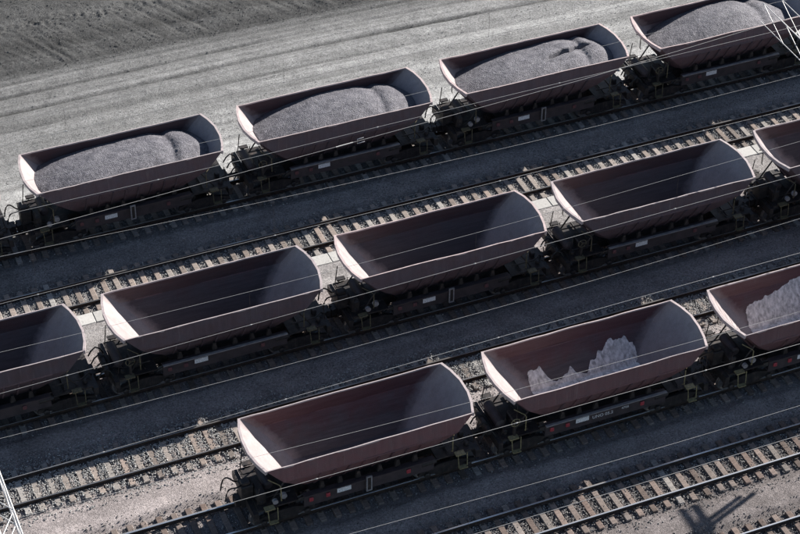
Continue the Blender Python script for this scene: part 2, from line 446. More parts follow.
    F = np.stack([I[:-1, :-1].ravel(), I[:-1, 1:].ravel(), I[1:, 1:].ravel(), I[1:, :-1].ravel()], 1)
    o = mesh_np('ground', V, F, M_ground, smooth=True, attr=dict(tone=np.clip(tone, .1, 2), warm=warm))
    tag(o, kind='structure')
    def hz(x, y):
        ix = np.clip(np.searchsorted(xs, x), 0, nx-1); iy = np.clip(np.searchsorted(ys, y), 0, ny-1)
        return Z[iy, ix]
    return hz
GZ = build_ground()

# scattered stones as one joined mesh (octahedra with uneven corners)
OCT = np.array([(1,0,0),(-1,0,0),(0,1,0),(0,-1,0),(0,0,1),(0,0,-1)], float)
OF = np.array([(0,2,4),(2,1,4),(1,3,4),(3,0,4),(2,0,5),(1,2,5),(3,1,5),(0,3,5)])
def stones(name, P, size, mat, parent=None):
    n = len(P)
    ang = rng.uniform(0, 6.28, n); t = rng.uniform(-.7, .7, n)
    ca, sa, ct, st_ = np.cos(ang), np.sin(ang), np.cos(t), np.sin(t)
    R = np.zeros((n, 3, 3))
    R[:, 0, 0] = ca; R[:, 0, 1] = -sa*ct; R[:, 0, 2] = sa*st_
    R[:, 1, 0] = sa; R[:, 1, 1] = ca*ct; R[:, 1, 2] = -ca*st_
    R[:, 2, 1] = st_; R[:, 2, 2] = ct
    V = OCT[None]*rng.uniform(.65, 1.2, (n, 6, 1))*np.stack([size*rng.uniform(.8, 1.3, n), size*rng.uniform(.7, 1.1, n), size*rng.uniform(.5, .9, n)], 1)[:, None, :]
    V = np.einsum('nij,nkj->nki', R, V) + P[:, None, :]
    F = (OF[None] + 6*np.arange(n)[:, None, None]).reshape(-1, 3)
    rv = np.repeat(rng.uniform(0, 1, n), 6)
    o = mesh_np(name, V.reshape(-1, 3), F, mat, parent, attr=dict(rnd=rv))
    o['kind'] = 'stuff'
    return o

# ------------------------------------------------------------------ tracks
def sleeper_mesh(var, mat=None):
    r = random.Random(var)
    mb = MB(); w0 = .125
    mb.bevbox(-w0, w0, -1.3, 1.3, -.37, -.172, .022)
    for s in (-1, 1):                                   # raised rail seats
        mb.bevbox(-.105, .105, s*.7525-.17, s*.7525+.17, -.18, -.162, .008)
        for q in (-1, 1):                               # clips, set beside the rail foot
            mb.bevbox(-.06, .06, s*.7525+q*.115-.03, s*.7525+q*.115+.03, -.163, -.115, .012, 1)
    o = mb.build('sleeper', [mat or M_sleeper, M_clip]); me = o.data
    bpy.data.objects.remove(o)
    return me
SL = [sleeper_mesh(k) for k in range(2)]; SLB = [sleeper_mesh(k, M_sleeperB) for k in range(2)]

def rail_profile():
    h = [(.075, -.165), (.075, -.152), (.012, -.135), (.010, -.045), (.034, -.035), (.036, -.008), (.028, 0)]
    return h + [(-a, b) for a, b in reversed(h)]
TRACK_LABEL = dict(F='railway track under the loaded ore wagons, farthest from the viewer',
                   E1='empty railway track between the loaded wagons and the middle row of empty wagons',
                   M='railway track carrying the middle row of empty wagons',
                   E2='empty railway track with pale ballast left of the nearest wagons, behind them',
                   N='railway track under the nearest row of empty wagons',
                   E3='empty railway track in front of the nearest wagons, beside the mast shadow',
                   T7='railway track cut by the bottom right corner, nearest of all')
for k, y in TR.items():
    t = empty('railway_track', (0, y, 0))
    tag(t, TRACK_LABEL[k], 'railway track')
    pr = rail_profile(); n = len(pr)
    for s in (-1, 1):
        mb = MB()
        xs = [-70, 110]
        v = [(x, a+s*.7525, b) for x in xs for a, b in pr]
        f = [(i, (i+1) % n, n+(i+1) % n, n+i) for i in range(n)]
        mb.add(v, f)
        mb.m = [1 if i in (5, 6, 7) else 0 for i in range(n)]
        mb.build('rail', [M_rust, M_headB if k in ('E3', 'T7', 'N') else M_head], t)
    x0, x1 = VIS[k]
    i = 0; x = x0+.1
    while x < x1:
        o = bpy.data.objects.new('sleeper', (SLB if k in ('E3', 'T7', 'N', 'M') else SL)[i % 2]); C.objects.link(o); o.parent = t
        o.location = (x+random.uniform(-.025, .025), random.uniform(-.03, .03), random.uniform(-.012, .004))
        o.rotation_euler = (0, random.uniform(-.01, .01), random.uniform(-.02, .02) + (math.pi if random.random() < .5 else 0))
        x += .6; i += 1
    # loose ballast between and beside the sleepers
    dens = dict(F=60, E1=190, M=90, E2=380, N=130, E3=230, T7=150)[k]
    nS = int((x1-x0)*3.7*dens*.62)
    px = rng.uniform(x0, x1, nS); py = rng.normal(0, .95, nS)
    py = np.where(np.abs(py) > 1.95, rng.uniform(-1.95, 1.95, nS), py)
    ph_ = np.mod(px-x0-.1+.3, .6)-.3
    keep = (np.abs(ph_) > .12) | (np.abs(py) > 1.28) | (rng.uniform(0, 1, nS) < (np.clip((px-10.5)/3, .12, .9) if k == 'E2' else .05))
    keep &= (np.abs(np.abs(py)-.7525) > .09)
    px, py, ph_ = px[keep], py[keep], ph_[keep]
    onS = (np.abs(ph_) <= .12) & (np.abs(py) < 1.28)
    hi = dict(E2=.10, E1=.04, E3=.045).get(k, .04)
    pz = GZ(px, py+y) + rng.uniform(0, .03, len(px)) + np.where(np.abs(py) < 1.35, hi, .0)
    pz = np.where(onS, -.165, pz)
    size = rng.uniform(.022, .048, len(px))*np.where(onS, .7, 1)
    stones('ballast', np.stack([px, py, pz], 1), size, M_ballastP if k == 'E2' else (M_ballastD if k in ('E3', 'T7', 'N', 'M') else M_ballast), t)

# pale concrete cable trough between the empty track and the middle row
ct = empty('cable_trough', (0, 4.58, 0)); tag(ct, 'pale concrete cable trough with flat lids along the track behind the middle wagons', 'cable trough')
mb = MB(); mb.bevbox(-.488, .488, -.36, .36, -.32, -.13, .02); o = mb.build('lid', M_trough); lid = o.data; bpy.data.objects.remove(o)
for i in range(58):
    o = bpy.data.objects.new('lid', lid); C.objects.link(o); o.parent = ct
    o.location = (-5+i*1.0, random.uniform(-.012, .012), random.uniform(-.012, .008)); o.rotation_euler = (random.uniform(-.01, .01), random.uniform(-.006, .006), random.uniform(-.006, .006))

# ------------------------------------------------------------------ ore wagon
LEV = [0, .75, 1.5, 2.1]; WID = [1.55, 1.585, 1.16, .70]
def wid(d): return float(np.interp(d, LEV, WID))
NS = 14                                    # points along each long side
NR = 12 + 2*NS
def ring(d, off=0.0, n=1):
    w_ = wid(d)+off; l_ = 4.22-.88*d+off; b = .32+.10*d
    ys_ = [w_, .66*w_, .24*w_, -.24*w_, -.66*w_, -w_]
    e = [(l_+b*(1-(y/w_)**2), y) for y in ys_]
    sd = [-l_ + 2*l_*(q+1)/(NS+1) for q in range(NS)]
    pts = [(-x, y) for x, y in e] + [(x, -w_) for x in sd] + [(x, y) for x, y in reversed(e)] + [(-x, w_) for x in sd]
    return [(x, y, H-d) for x, y in pts]
SIDE = set(range(5, 5+NS+1)) | set(range(11+NS, 12+2*NS))

def make_wagon(kind):
    """kind A: coupler with hoses at the left end; kind B: fixed drawbar and handbrake at the left end"""
    root = empty('ore_wagon')
    # ---- tub
    levs = [0, .38, .75, 1.12, 1.5, 1.8, 2.1]
    mb = MB()
    fm = []
    for off, mi in ((.03, 0), (0.0, 1)):
        rs = [ring(d, off) for d in levs]
        v = [p for r in rs for p in r]; f = []
        for i in range(len(levs)-1):
            for k in range(NR):
                f.append((i*NR+k, i*NR+(k+1) % NR, (i+1)*NR+(k+1) % NR, (i+1)*NR+k))
        f.append(tuple(range((len(levs)-1)*NR, len(levs)*NR)))
        if off: v = [(x, y, z-(.03 if z < H-2.09 else 0)) for x, y, z in v]
        mb.add(v, f, mi)
        if mi:
            for q in range(len(f)-1):
                if q % NR not in SIDE: mb.sm[-len(f)+q] = True
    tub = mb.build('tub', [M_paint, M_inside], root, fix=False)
    # rim flange: narrow along the sides, broad on the ends
    mb = MB()
    a = ring(0, -.012); b = []
    for x, y, z in ring(0, 0):
        sx = 1 if x > 0 else -1
        b.append((x+sx*.085, y*(1+.03/1.55) if abs(y) > 1.5 else y, z))
    for i in range(NR):
        j = (i+1) % NR
        side = i in SIDE
        zt = .016 if side else .028; zb = -.05 if side else -.15
        q = [a[i], a[j], b[j], b[i]]
        v = [(x, y, H+zt) for x, y, z in q] + [(x, y, H+zb) for x, y, z in q]
        mb.add(v, [(0,1,2,3), (7,6,5,4), (0,4,5,1), (1,5,6,2), (2,6,7,3), (3,7,4,0)])
    mb.build('rim', M_rim, tub)
    # ribs on the lower side panels
    for s in (-1, 1):
        mb = MB()
        mb.box(-2.9, 2.9, s*1.60 - .02, s*1.60+.02, H-.80, H-.72); mb.build('crease_bar', M_paint, tub)
        for x in np.linspace(-2.1, 2.1, 8):
            mb = MB()
            prof = [(s*(wid(.82)+.03), H-.82), (s*(wid(.82)+.085), H-.84), (s*(wid(1.5)+.10), H-1.5), (s*(wid(2.05)+.12), H-2.05), (s*(wid(2.05)+.03), H-2.07), (s*(wid(1.5)+.03), H-1.5)]
            mb.prism(prof, 'x', x-.035, x+.035); mb.build('rib', M_paint, tub)
    # stiffener bars on the sloping end walls
    for s in (-1, 1):
        for y in (-.5, .5):
            mb = MB()
            pts = [(s*(4.22-.88*d+.31+.10*d+.06), y*(1-.3*d/2.1), H-d) for d in (.2, 1.1, 2.0)]
            mb.tube(pts, .05, 6); mb.build('end_rib', M_paint, tub)
    # bottom hopper box with the tipping pivots
    mb = MB()
    mb.prism([(-2.5, H-2.12), (2.5, H-2.12), (2.2, 1.12), (-2.2, 1.12)], 'y', -.62, .62)
    mb.build('hopper_bottom', M_black, tub)
    mb = MB(); mb.prism([(-2.3, 1.11), (2.3, 1.11), (2.0, .36), (-2.0, .36)], 'y', -.6, .6); mb.build('underside_sun_block', M_black, tub)  # door-shaped box added to stop sun passing beneath the wagon
    # ---- underframe
    mb = MB(); mb.box(-4.9, 4.9, -.32, .32, .72, 1.12); mb.build('centre_sill', M_black, root)
    for s in (-1, 1):
        mb = MB()
        prof = [(s*1.30, .86), (s*1.30, 1.44), (s*1.10, 1.44), (s*1.10, 1.38), (s*1.24, 1.38), (s*1.24, .94), (s*1.06, .94), (s*1.06, .86)]
        mb.prism(prof, 'x', -2.7, 2.75)
        sill = mb.build('side_sill', M_silldark, root)
        mb = MB(); mb.box(-2.7, 2.75, s*1.30-.10, s*1.30+.02, 1.445, 1.485); mb.build('sill_flange', M_sill if kind == 'B' else M_silldark, sill)
        for x in (-2.42, -1.72, 1.65):
            mb = MB(); mb.bevbox(x-.085, x+.085, s*1.335-.04, s*1.335+.04, 1.12, 1.29, .02); mb.build('marker', M_red, sill)
        mb = MB(); mb.box(-1.34, -.76, s*1.315-.012, s*1.315+.012, 1.12, 1.34); mb.build('number_plate', M_white, sill)
        for x in (-1.9, -1.15, -.4, .5, 1.25, 2.0):                     # hinge brackets between sill and tub
            mb = MB()
            mb.prism([(x-.12, 1.487), (x+.12, 1.487), (x+.05, 1.85), (x-.05, 1.85)], 'y', s*1.08, s*1.20)
            mb.build('hinge_bracket', M_black, sill)
        # door latch: open frame
        if kind == 'A':
            yl = s*1.40; fr = [(-.16, .08), (.08, 0)]
            mb = MB()
            o4 = [(-.16, .84), (.08, .84), (.08, 1.62), (-.16, 1.62)]; i4 = [(-.11, .90), (.03, .90), (.03, 1.56), (-.11, 1.56)]
            v = [(x, yl-.03, z) for x, z in o4+i4] + [(x, yl+.03, z) for x, z in o4+i4]; f = []
            for q in range(4):
                j = (q+1) % 4
                f += [(q, j, 4+j, 4+q), (8+q, 12+q, 12+j, 8+j), (q, 8+q, 8+j, j), (4+q, 4+j, 12+j, 12+q)]
            mb.add(v, f); lf = mb.build('latch_frame', M_sill, root)
            mb = MB(); mb.box(-.105, .025, yl-.02, yl+.015, .91, 1.55); mb.build('latch_lever', M_black, lf)
        mb = MB(); mb.tube([(2.25, s*1.22, 1.22), (2.85, s*1.22, 1.24)], [.12, .12], 12); mb.tube([(2.85, s*1.22, 1.24), (3.1, s*1.2, 1.25)], .035, 8)
        mb.build('brake_cylinder', M_black, root)
        # yellow grab irons and steps at the corners
        for hx, sx in ((-3.66, -4.12), (3.48, 3.84)):
            e = 1 if hx > 0 else -1
            mb = MB()
            mb.tube([(hx-e*.02, s*1.34, 1.62), (hx, s*1.42, 1.68), (hx, s*1.42, 2.42), (hx+e*.05, s*1.36, 2.5), (hx+e*.42, s*1.15, 2.72)], .024, 6)
            mb.build('grab_iron', M_yellow if s < 0 else M_black, root)
            mb = MB()
            mb.box(sx-.2, sx+.2, s*1.32-.12, s*1.32+.12, 1.32, 1.38)
            mb.build('footboard', M_yellow if s < 0 else M_black, root)
            mb = MB()
            for q in (-.2, .2):
                mb.tube([(sx+q+.12, s*1.34, 1.30), (sx+q*.9+.12, s*1.42, .70)], .022, 6)
            mb.box(sx-.06, sx+.30, s*1.42-.09, s*1.42+.09, .62, .66)
            mb.build('step', M_yellow if s < 0 else M_black, root)
    for e in (-1, 1):
        # headstock, deck and bracing under the sloping end wall
        mb = MB(); mb.box(min(e*4.55, e*4.75), max(e*4.55, e*4.75), -1.3, 1.3, .82, 1.20); mb.build('headstock', M_black, root)
        mb = MB(); mb.box(min(e*2.9, e*4.54), max(e*2.9, e*4.54), -1.22, 1.22, 1.21, 1.28); mb.build('end_deck', M_black, root)
        for y in (-.95, .95):
            mb = MB(); mb.tube([(e*3.95, y, 1.29), (e*3.3, y, 2.25)], .035, 8); mb.build('tub_strut', M_black, root)
        # pipes and valves
        for pts, rad in (([(e*3.1, -.8, 1.45), (e*4.2, -.78, 1.42), (e*4.55, -.5, 1.38), (e*4.7, -.4, 1.2)], .035),
                         ([(e*3.1, .6, 1.5), (e*3.9, .62, 1.5), (e*4.5, .75, 1.4)], .03), ([(e*3.4, -1.1, 1.36), (e*3.4, 1.1, 1.36)], .04)):
            mb = MB(); mb.tube(pts, rad, 6); mb.build('brake_pipe', M_black, root)
        mb = MB(); mb.lathe([(0, .05), (.02, .1), (.16, .1), (.2, .05)], 'z', (e*4.3, -.9, 1.28), 10); mb.build('brake_valve', M_black, root)
        mb = MB(); mb.bevbox(e*4.3-.1, e*4.3+.1, -.45, -.22, 1.29, 1.52, .03); mb.build('relay_box', M_black, root)
        # drawgear
        cp = (kind == 'A') == (e < 0)
        mb = MB()
        if cp:
            mb.box(min(e*4.7, e*4.92), max(e*4.7, e*4.92), -.12, .12, .78, 1.02)
            mb.prism([(e*4.88, -.2), (e*5.12, -.24), (e*5.14, -.05), (e*5.02, .02), (e*5.14, .1), (e*5.12, .2), (e*4.88, .2)], 'z', .74, 1.08)
            mb.build('coupler', M_black, root)
        else:
            mb.tube([(e*4.7, 0, .92), (e*5.15, 0, .92)], .11, 10)
            mb.build('drawbar', M_black, root)
        # slanting rods that frame the end step
        xr = e*4.42
        for pts in ([(xr, -1.12, 2.35), (xr+e*.12, -1.1, 1.5), (xr+e*.05, -.6, 1.25)], [(xr, .9, 2.45), (xr+e*.12, .9, 1.5), (xr+e*.02, .9, 1.25)]):
            mb = MB(); mb.tube(pts, .022, 6); mb.build('end_rail', M_black, root)
    # left-end equipment
    if kind == 'A':
        mb = MB(); mb.bevbox(-4.95, -4.45, -.52, .02, 1.3, 1.98, .04); vc = mb.build('valve_cabinet', M_black, root)
        mb = MB(); mb.bevbox(-4.9, -4.55, -.42, -.1, 1.982, 2.12, .03); mb.build('cabinet_lid', M_black, vc)
        mb = MB(); mb.bevbox(-4.44, -4.1, -.95, -.2, 1.29, 1.85, .05); mb.build('relay_box', M_black, root)
        mb = MB(); mb.lathe([(-.55, .12), (-.5, .2), (.5, .2), (.55, .12)], 'y', (-3.85, .1, 1.62), 14); mb.build('air_tank', M_silldark, root)
        for gx, gy, gz, gr in ((-3.5, -1.24, 1.72, .13), (-3.85, -1.26, 1.54, .11)):
            mb = MB(); mb.lathe([(-.04, gr), (.10, gr), (.12, .05)], 'y', (gx, gy, gz), 12); mb.build('valve_cap', M_sill, root)
        for yy, zt in ((-.35, 2.05), (.25, 1.85)):
            pts = []
            for i in range(15):
                q = i/14
                pts.append((-4.6-.95*q, yy+.12*math.sin(q*9), 1.35+(zt-1.35)*math.sin(math.pi*q)**.7 + (.0 if yy < 0 else -.2*math.sin(2*math.pi*q))))
            mb = MB(); mb.tube(pts, .032, 7); mb.build('air_hose', M_hose, root)
    else:
        mb = MB()
        hw = [( -4.05+.19*math.cos(t), -1.3, 2.12+.19*math.sin(t)) for t in np.linspace(0, 2*math.pi, 17)]
        mb.tube(hw, .02, 6, cap=False)
        for t in (0, 2.09, 4.19): mb.tube([(-4.05, -1.3, 2.12), (-4.05+.18*math.cos(t), -1.3, 2.12+.18*math.sin(t))], .014, 5)
        mb.build('brake_handwheel', M_yellow, root)
        mb = MB(); mb.box(-4.1, -4.0, -1.27, -1.15, 1.28, 2.2); mb.build('handwheel_post', M_black, root)
        mb = MB(); mb.lathe([(-.7, .1), (-.62, .21), (.62, .21), (.7, .1)], 'y', (-4.35, .05, 1.52), 14); mb.build('air_tank', M_silldark, root)
        mb = MB(); mb.bevbox(-5.0, -4.78, -.7, .5, 1.22, 1.5, .05); mb.build('junction_box', M_black, root)
        mb = MB(); mb.bevbox(-3.9, -3.4, -.8, -.1, 1.29, 1.7, .05); mb.build('equipment_box', M_black, root)
        for k in range(4):
            y = -.9+.5*k
            pts = [(-4.7, y, 1.25), (-4.82, y+.05, 1.5), (-5.0, y+.1, 1.6), (-5.2, y+.1, 1.45), (-5.35, y+.05, 1.25)]
            mb = MB(); mb.tube(pts, .034, 7); mb.build('air_hose', M_hose, root)
    # ---- bogies
    for e in (-1, 1):
        bx = e*3.42
        bg_ = empty('bogie', (bx, 0, 0), root)
        for s in (-1, 1):
            mb = MB()
            prof = [(-1.25, .42), (-1.2, .62), (-.75, .72), (-.35, .84), (.35, .84), (.75, .72), (1.2, .62), (1.25, .42), (.7, .42), (.42, .30), (-.42, .30), (-.7, .42)]
            mb.prism(prof, 'y', s*.98, s*1.10)
            for q in (-.89, .89): mb.lathe([(0, .13), (.1*s, .13), (.13*s, .07)], 'y', (q, s*1.10, .46), 12)
            for q in (-.2, 0, .2): mb.tube([(q, s*1.04, .33), (q, s*1.04, .82)], .08, 8)
            mb.build('side_frame', M_black, bg_)
        mb = MB(); mb.box(-.22, .22, -.96, .96, .5, .74); mb.build('bolster', M_black, bg_)
        for q in (-.89, .89):
            mb = MB(); mb.tube([(q, -1.0, .46), (q, 1.0, .46)], .075, 10); mb.build('axle', M_black, bg_)
            for s in (-1, 1):
                mb = MB()
                # flange inside, tread outside, dished web
                prof = [(-.075, .20), (-.07, .42), (-.065, .485), (-.03, .485), (-.028, .462), (.065, .455), (.068, .40), (.03, .37), (.015, .20), (.07, .16), (.075, .05)]
                mb.lathe([(d*s, r) for d, r in prof], 'y', (q, s*.7525, .46), 24)
                n_ = 24
                mb.m = [1 if n_*4 <= i < n_*5 else 0 for i in range(len(mb.f))]
                mb.build('wheel', [M_wheel, M_tread], bg_)
    return root

def copy_tree(o, parent=None):
    c = o.copy(); C.objects.link(c); c.parent = parent
    for ch in list(o.children): copy_tree(ch, c)
    return c

protoA = make_wagon('A'); protoB = make_wagon('B')
used = {'A': False, 'B': False}
def place(kind, x, row, label, group):
    p = protoA if kind == 'A' else protoB
    if not used[kind]: used[kind] = True; o = p
    else: o = copy_tree(p)
    o.location = (x, TR[row], 0)
    tag(o, label, 'ore wagon', group)
    return o

gF, gM, gN = 'loaded ore wagons of the far train', 'empty ore wagons of the middle train', 'empty ore wagons of the near train'
WAG = {}
jobs = [
 ('F', -1, 'B', 7.868, 'ore wagon just cut off by the left edge, behind the leftmost heaped wagon', gF),
 ('F', 0, 'A', 7.868, 'maroon ore wagon heaped with dark ore, leftmost of the far train', gF),
 ('F', 1, 'B', 7.868, 'maroon ore wagon heaped with dark ore, second from left in the far train', gF),
 ('F', 2, 'A', 7.868, 'maroon ore wagon whose heap has a curved cleft, third from left in the far train', gF),
 ('F', 3, 'B', 7.868, 'maroon heaped ore wagon at the top right, partly behind a white lattice truss', gF),
 ('F', 4, 'A', 7.868, 'heaped ore wagon of the far train beyond the right edge', gF),
 ('M', 0, 'A', -1.62, 'empty ore wagon cut by the left edge, leftmost of the middle train', gM),
 ('M', 1, 'B', -1.712, 'empty dark ore wagon, second from left in the middle train', gM),
 ('M', 2, 'A', -1.712, 'empty dark ore wagon in the very middle of the picture', gM),
 ('M', 3, 'B', -1.712, 'empty dark ore wagon, right of centre in the middle train', gM),
 ('M', 4, 'A', -1.712, 'empty ore wagon cut by the right edge, in the middle train', gM),
 ('M', 5, 'B', -1.712, 'empty ore wagon of the middle train beyond the right edge', gM),
 ('N', 0, 'A', 11.367, 'empty maroon ore wagon at the open end of the near train', gN),
 ('N', 1, 'B', 11.367, 'maroon ore wagon with pale dust patches inside, middle of the near train', gN),
 ('N', 2, 'A', 11.367, 'maroon ore wagon with pale dusty floor cut by the right edge', gN),
 ('N', 3, 'B', 11.367, 'empty ore wagon of the near train beyond the right edge', gN),
]
jobs.sort(key=lambda j: 0)
for row, i, kind, ph, lab, grp in jobs:
    WAG[row, i] = place(kind, ph+i*PIT, row, lab, grp)

# the far and middle trains are dustier and grimier than the near one
cache = {}
def finish(o, swap):
    me = o.data
    if me is not None and any(m in swap for m in me.materials):
        key = (me.name, id(swap))
        if key not in cache:
            c = me.copy()
            for q, m in enumerate(c.materials):
                if m in swap: c.materials[q] = swap[m]
            cache[key] = c
        o.data = cache[key]
    for ch in o.children: finish(ch, swap)
SW_N = {M_paint: M_paintN, M_inside: M_insideN}
SW_FM = {M_red: M_redD, M_yellow: M_yellowD}
for (row, i), o in WAG.items(): finish(o, SW_N if row == 'N' else SW_FM)

# every tub is knocked about in its own way
def dent(o, seed):
    me = o.data.copy(); o.data = me
    n_ = len(me.vertices); co = np.empty(n_*3, np.float32); me.vertices.foreach_get('co', co); co = co.reshape(-1, 3).astype(float)
    x, y, z = co[:, 0], co[:, 1], co[:, 2]
    sgn = np.where(y > 0, 17.0, 0.0); top = np.clip((z-1.6)/2.0, 0, 1)
    side = np.abs(y) > .9*1.1
    dy = (.045*vnoise(x*.55+seed*13.1, z*.7+sgn, 71) + .035*vnoise(x*1.3+seed*7.7, z*1.1+sgn, 72) + .03*np.minimum(vnoise(x*2.4+seed*3.3, z*0+sgn, 73)+.15, 0))*top
    dz = (.022*vnoise(x*.9+seed*5.5, sgn, 74) + .02*vnoise(x*2.6+seed*9.1, sgn+3, 75))*top
    co[:, 1] += np.where(side, dy, 0); co[:, 2] += dz
    ends = np.abs(x) > 2.6
    co[:, 0] += np.where(ends, .05*vnoise(y*1.1+seed*2.9, z*.8+np.sign(x)*9, 76)*top, 0)
    me.vertices.foreach_set('co', co.astype(np.float32).ravel()); me.update()
for q, (key, o) in enumerate(WAG.items()):
    for c1 in o.children:
        if c1.name.startswith('tub') and not c1.name.startswith('tub_'):
            dent(c1, q+1)
            for c2 in c1.children:
                if c2.name.startswith('rim'): dent(c2, q+1)

# lettering on the sill of the middle wagon of the near train
def lettering(txt, size, loc, parent, name):
    cu = bpy.data.curves.new('t', 'FONT'); cu.body = txt; cu.size = size; cu.extrude = .004
    o = bpy.data.objects.new('t', cu); C.objects.link(o)
    bpy.context.view_layer.update()
    me = bpy.data.meshes.new_from_object(o.evaluated_get(bpy.context.evaluated_depsgraph_get()))
    bpy.data.objects.remove(o)
    me.materials.clear(); me.materials.append(M_letter)
    t = bpy.data.objects.new(name, me); C.objects.link(t); t.parent = parent
    t.location = loc; t.rotation_euler = (math.pi/2, 0, 0)
    return t
sills = [c for c in WAG['N', 1].children if c.name.startswith('side_sill')]
near_sill = min(sills, key=lambda o: min(v.co.y for v in o.data.vertices))
lettering('UNO 05.2', .22, (-.60, -1.31, 1.10), near_sill, 'lettering')
lettering('4705', .17, (.72, -1.31, 1.17), near_sill, 'lettering')

# ------------------------------------------------------------------ ore heaps
def heap(i, label, seed, style):
    wx = 7.868+i*PIT
    nx, ny = 190, 84
    us = np.linspace(-1, 1, nx); vs = np.linspace(-1, 1, ny)
    U, V_ = np.meshgrid(us, vs)
    X = U*4.35; Y = V_*1.50
    n = vnoise(X*.55+seed*7, Y*.55, seed)
    r = np.random.default_rng(seed)
    a, b = {0: (-1.9, 1.78), 1: (-1.2, 1.68), 2: (-1.5, 2.2), 3: (-.6, 1.3)}[style]
    sp = lambda q, w_: w_*np.logaddexp(0, q/w_)
    d1 = {0: .08, 1: .04, 2: .10, 3: -.04}[style] + .15*np.abs(Y)**1.7 + .27*sp(a-X, .55) + .42*sp(X-b, .15)
    c2 = {0: 2.55, 1: 2.42, 2: 2.85, 3: 2.15}[style] + .10*Y - .10*Y**2 + .12*vnoise(Y*1.4+seed, Y*0+seed, seed+9)
    d2 = .12 + .16*np.abs(Y)**1.7 + .95*sp(c2-X, .12) + .5*sp(X-c2-.45, .25)
    if style == 2:      # two more pours: one ends in a step facing the viewer, along a curved line
        yc = np.interp(X, [.4, .8, 1.6, 2.0, 2.4, 3.2], [-.25, -.02, .2, .2, .45, .5])
        step = .5+.5*np.tanh((Y-yc)/.07)
        amt = np.clip((X-.4)/.7, 0, 1)*np.clip((3.4-X)/.4, 0, 1)
        d1 = d1 - .12*(step-.3)*amt; d2 = d2 - .12*(step-.3)*amt
        crack = .26*np.exp(-((Y-yc+.03)/.075)**2)*amt; d1 = d1+crack; d2 = d2+crack
    k = 22.0
    D = -np.log(np.exp(-k*d1)+np.exp(-k*d2))/k
    D += .07*n + .03*vnoise(X*1.7, Y*1.7, seed+1) + .016*vnoise(X*6, Y*6, seed+2) + .014*vnoise(X*17, Y*17, seed+3) + .013*(r.uniform(0, 1, X.shape)-.5)
    # keep inside the tub: squeeze the outline to the walls at that depth
    Dm = np.clip(D, 0.0, 2.0)
    wl = np.interp(Dm, LEV, WID); ll = 4.22-.88*Dm
    Yc = V_*(wl-.004)
    bow = (.32+.10*Dm)*(1-V_**2)
    Xc = np.clip(X, -(ll+bow), ll+bow)
    Z = H-D
    P = np.stack([Xc.ravel(), Yc.ravel(), Z.ravel()], 1)
    I = np.arange(nx*ny).reshape(ny, nx)
    F = np.stack([I[:-1, :-1].ravel(), I[:-1, 1:].ravel(), I[1:, 1:].ravel(), I[1:, :-1].ravel()], 1)
    o = mesh_np('ore_heap', P, F, M_ore, smooth=True)
    o.location = (wx, TR['F'], 0)
    tag(o, label, 'ore heap', 'ore heaps in the far train', 'stuff')
heap(0, 'heap of dark iron ore pellets in the leftmost far wagon', 3, 0)
heap(1, 'heap of dark iron ore pellets in the second far wagon from left', 5, 1)
heap(2, 'heap of iron ore split by a curved dark cleft, third far wagon', 8, 2)
heap(3, 'heap of iron ore in the top right wagon behind the white truss', 12, 3)
heap(4, 'heap of iron ore in the far wagon beyond the right edge', 15, 1)

# ------------------------------------------------------------------ pale dust left in two near wagons
def residue(i, tops, label, xl, xr, seed):
    """thin crust on the tub bottom, climbing the far wall up to depth tops(x)"""
    wx = 11.367+i*PIT
    xs = np.linspace(xl, xr, 150); tx, td = zip(*tops)
    nv = 26; P = []; cov = []
    for x in xs:
        d0 = np.interp(x, tx, td) + .16*np.abs(vnoise(np.array([x*3.1]), np.array([seed*1.0]), seed)[0]) + .10*vnoise(np.array([x*8.]), np.array([.5]), seed+1)[0]
        d0 = min(max(d0, .3), 2.05)
        # path: from far wall at depth d0 down to the floor then across to the near wall foot
        path = [(wid(d), d) for d in np.linspace(d0, 2.1, 16)] + [(y, 2.1) for y in np.linspace(.62, -.68, 10)]
        for q, (y, d) in enumerate(path):
            ends = min(1, (x-xl)/.35, (xr-x)/.35)
            cov.append(min(.22+q/5, 1)*max(ends, 0)*(.8 if d > 2.09 else 1))
            th = .010*min(1, q/1.5)+.016*min(1, q/6)*(vnoise(np.array([x*2.5]), np.array([q*.5]), seed+2)[0]+.5)
            xm = 4.22-.88*d-.06
            P.append((min(max(x, -xm-.2), xm+.2), y-.006-th*(.8 if d < 2.05 else 0), H-d+.004+th*.7))
    P = np.array(P); nx = len(xs)
    I = np.arange(nx*nv).reshape(nx, nv)
    F = np.stack([I[:-1, :-1].ravel(), I[1:, :-1].ravel(), I[1:, 1:].ravel(), I[:-1, 1:].ravel()], 1)
    o = mesh_np('dust_residue', P, F, M_dust, smooth=True, attr=dict(cover=np.array(cov)))
    o.location = (wx, TR['N'], 0)
    tag(o, label, 'ore residue', None, 'stuff')
residue(1, [(-2.5, 1.5), (-2.38, 1.30), (-2.1, 1.42), (-1.83, 1.26), (-1.55, 1.68), (-1.18, 1.97), (-.85, 1.86), (-.48, 1.60), (-.3, 1.80), (.18, 1.95), (.45, 1.64), (.72, 1.55), (.85, 1.30), (1.05, 1.36), (1.36, 1.02), (1.75, 1.12), (2.18, 1.04), (2.3, 1.3), (2.5, 1.36), (2.7, 1.7)], 'jagged patch of pale ore dust in the middle near wagon', -2.48, 2.6, 4)
residue(2, [(-2.7, 1.3), (-2.3, 1.18), (-1.75, 1.13), (-1.15, .95), (-.5, .78), (.2, .62), (1.2, .7), (2.2, 1.1), (2.7, 1.6)], 'sheet of pale ore dust in the wagon at the right edge', -2.6, 2.7, 9)

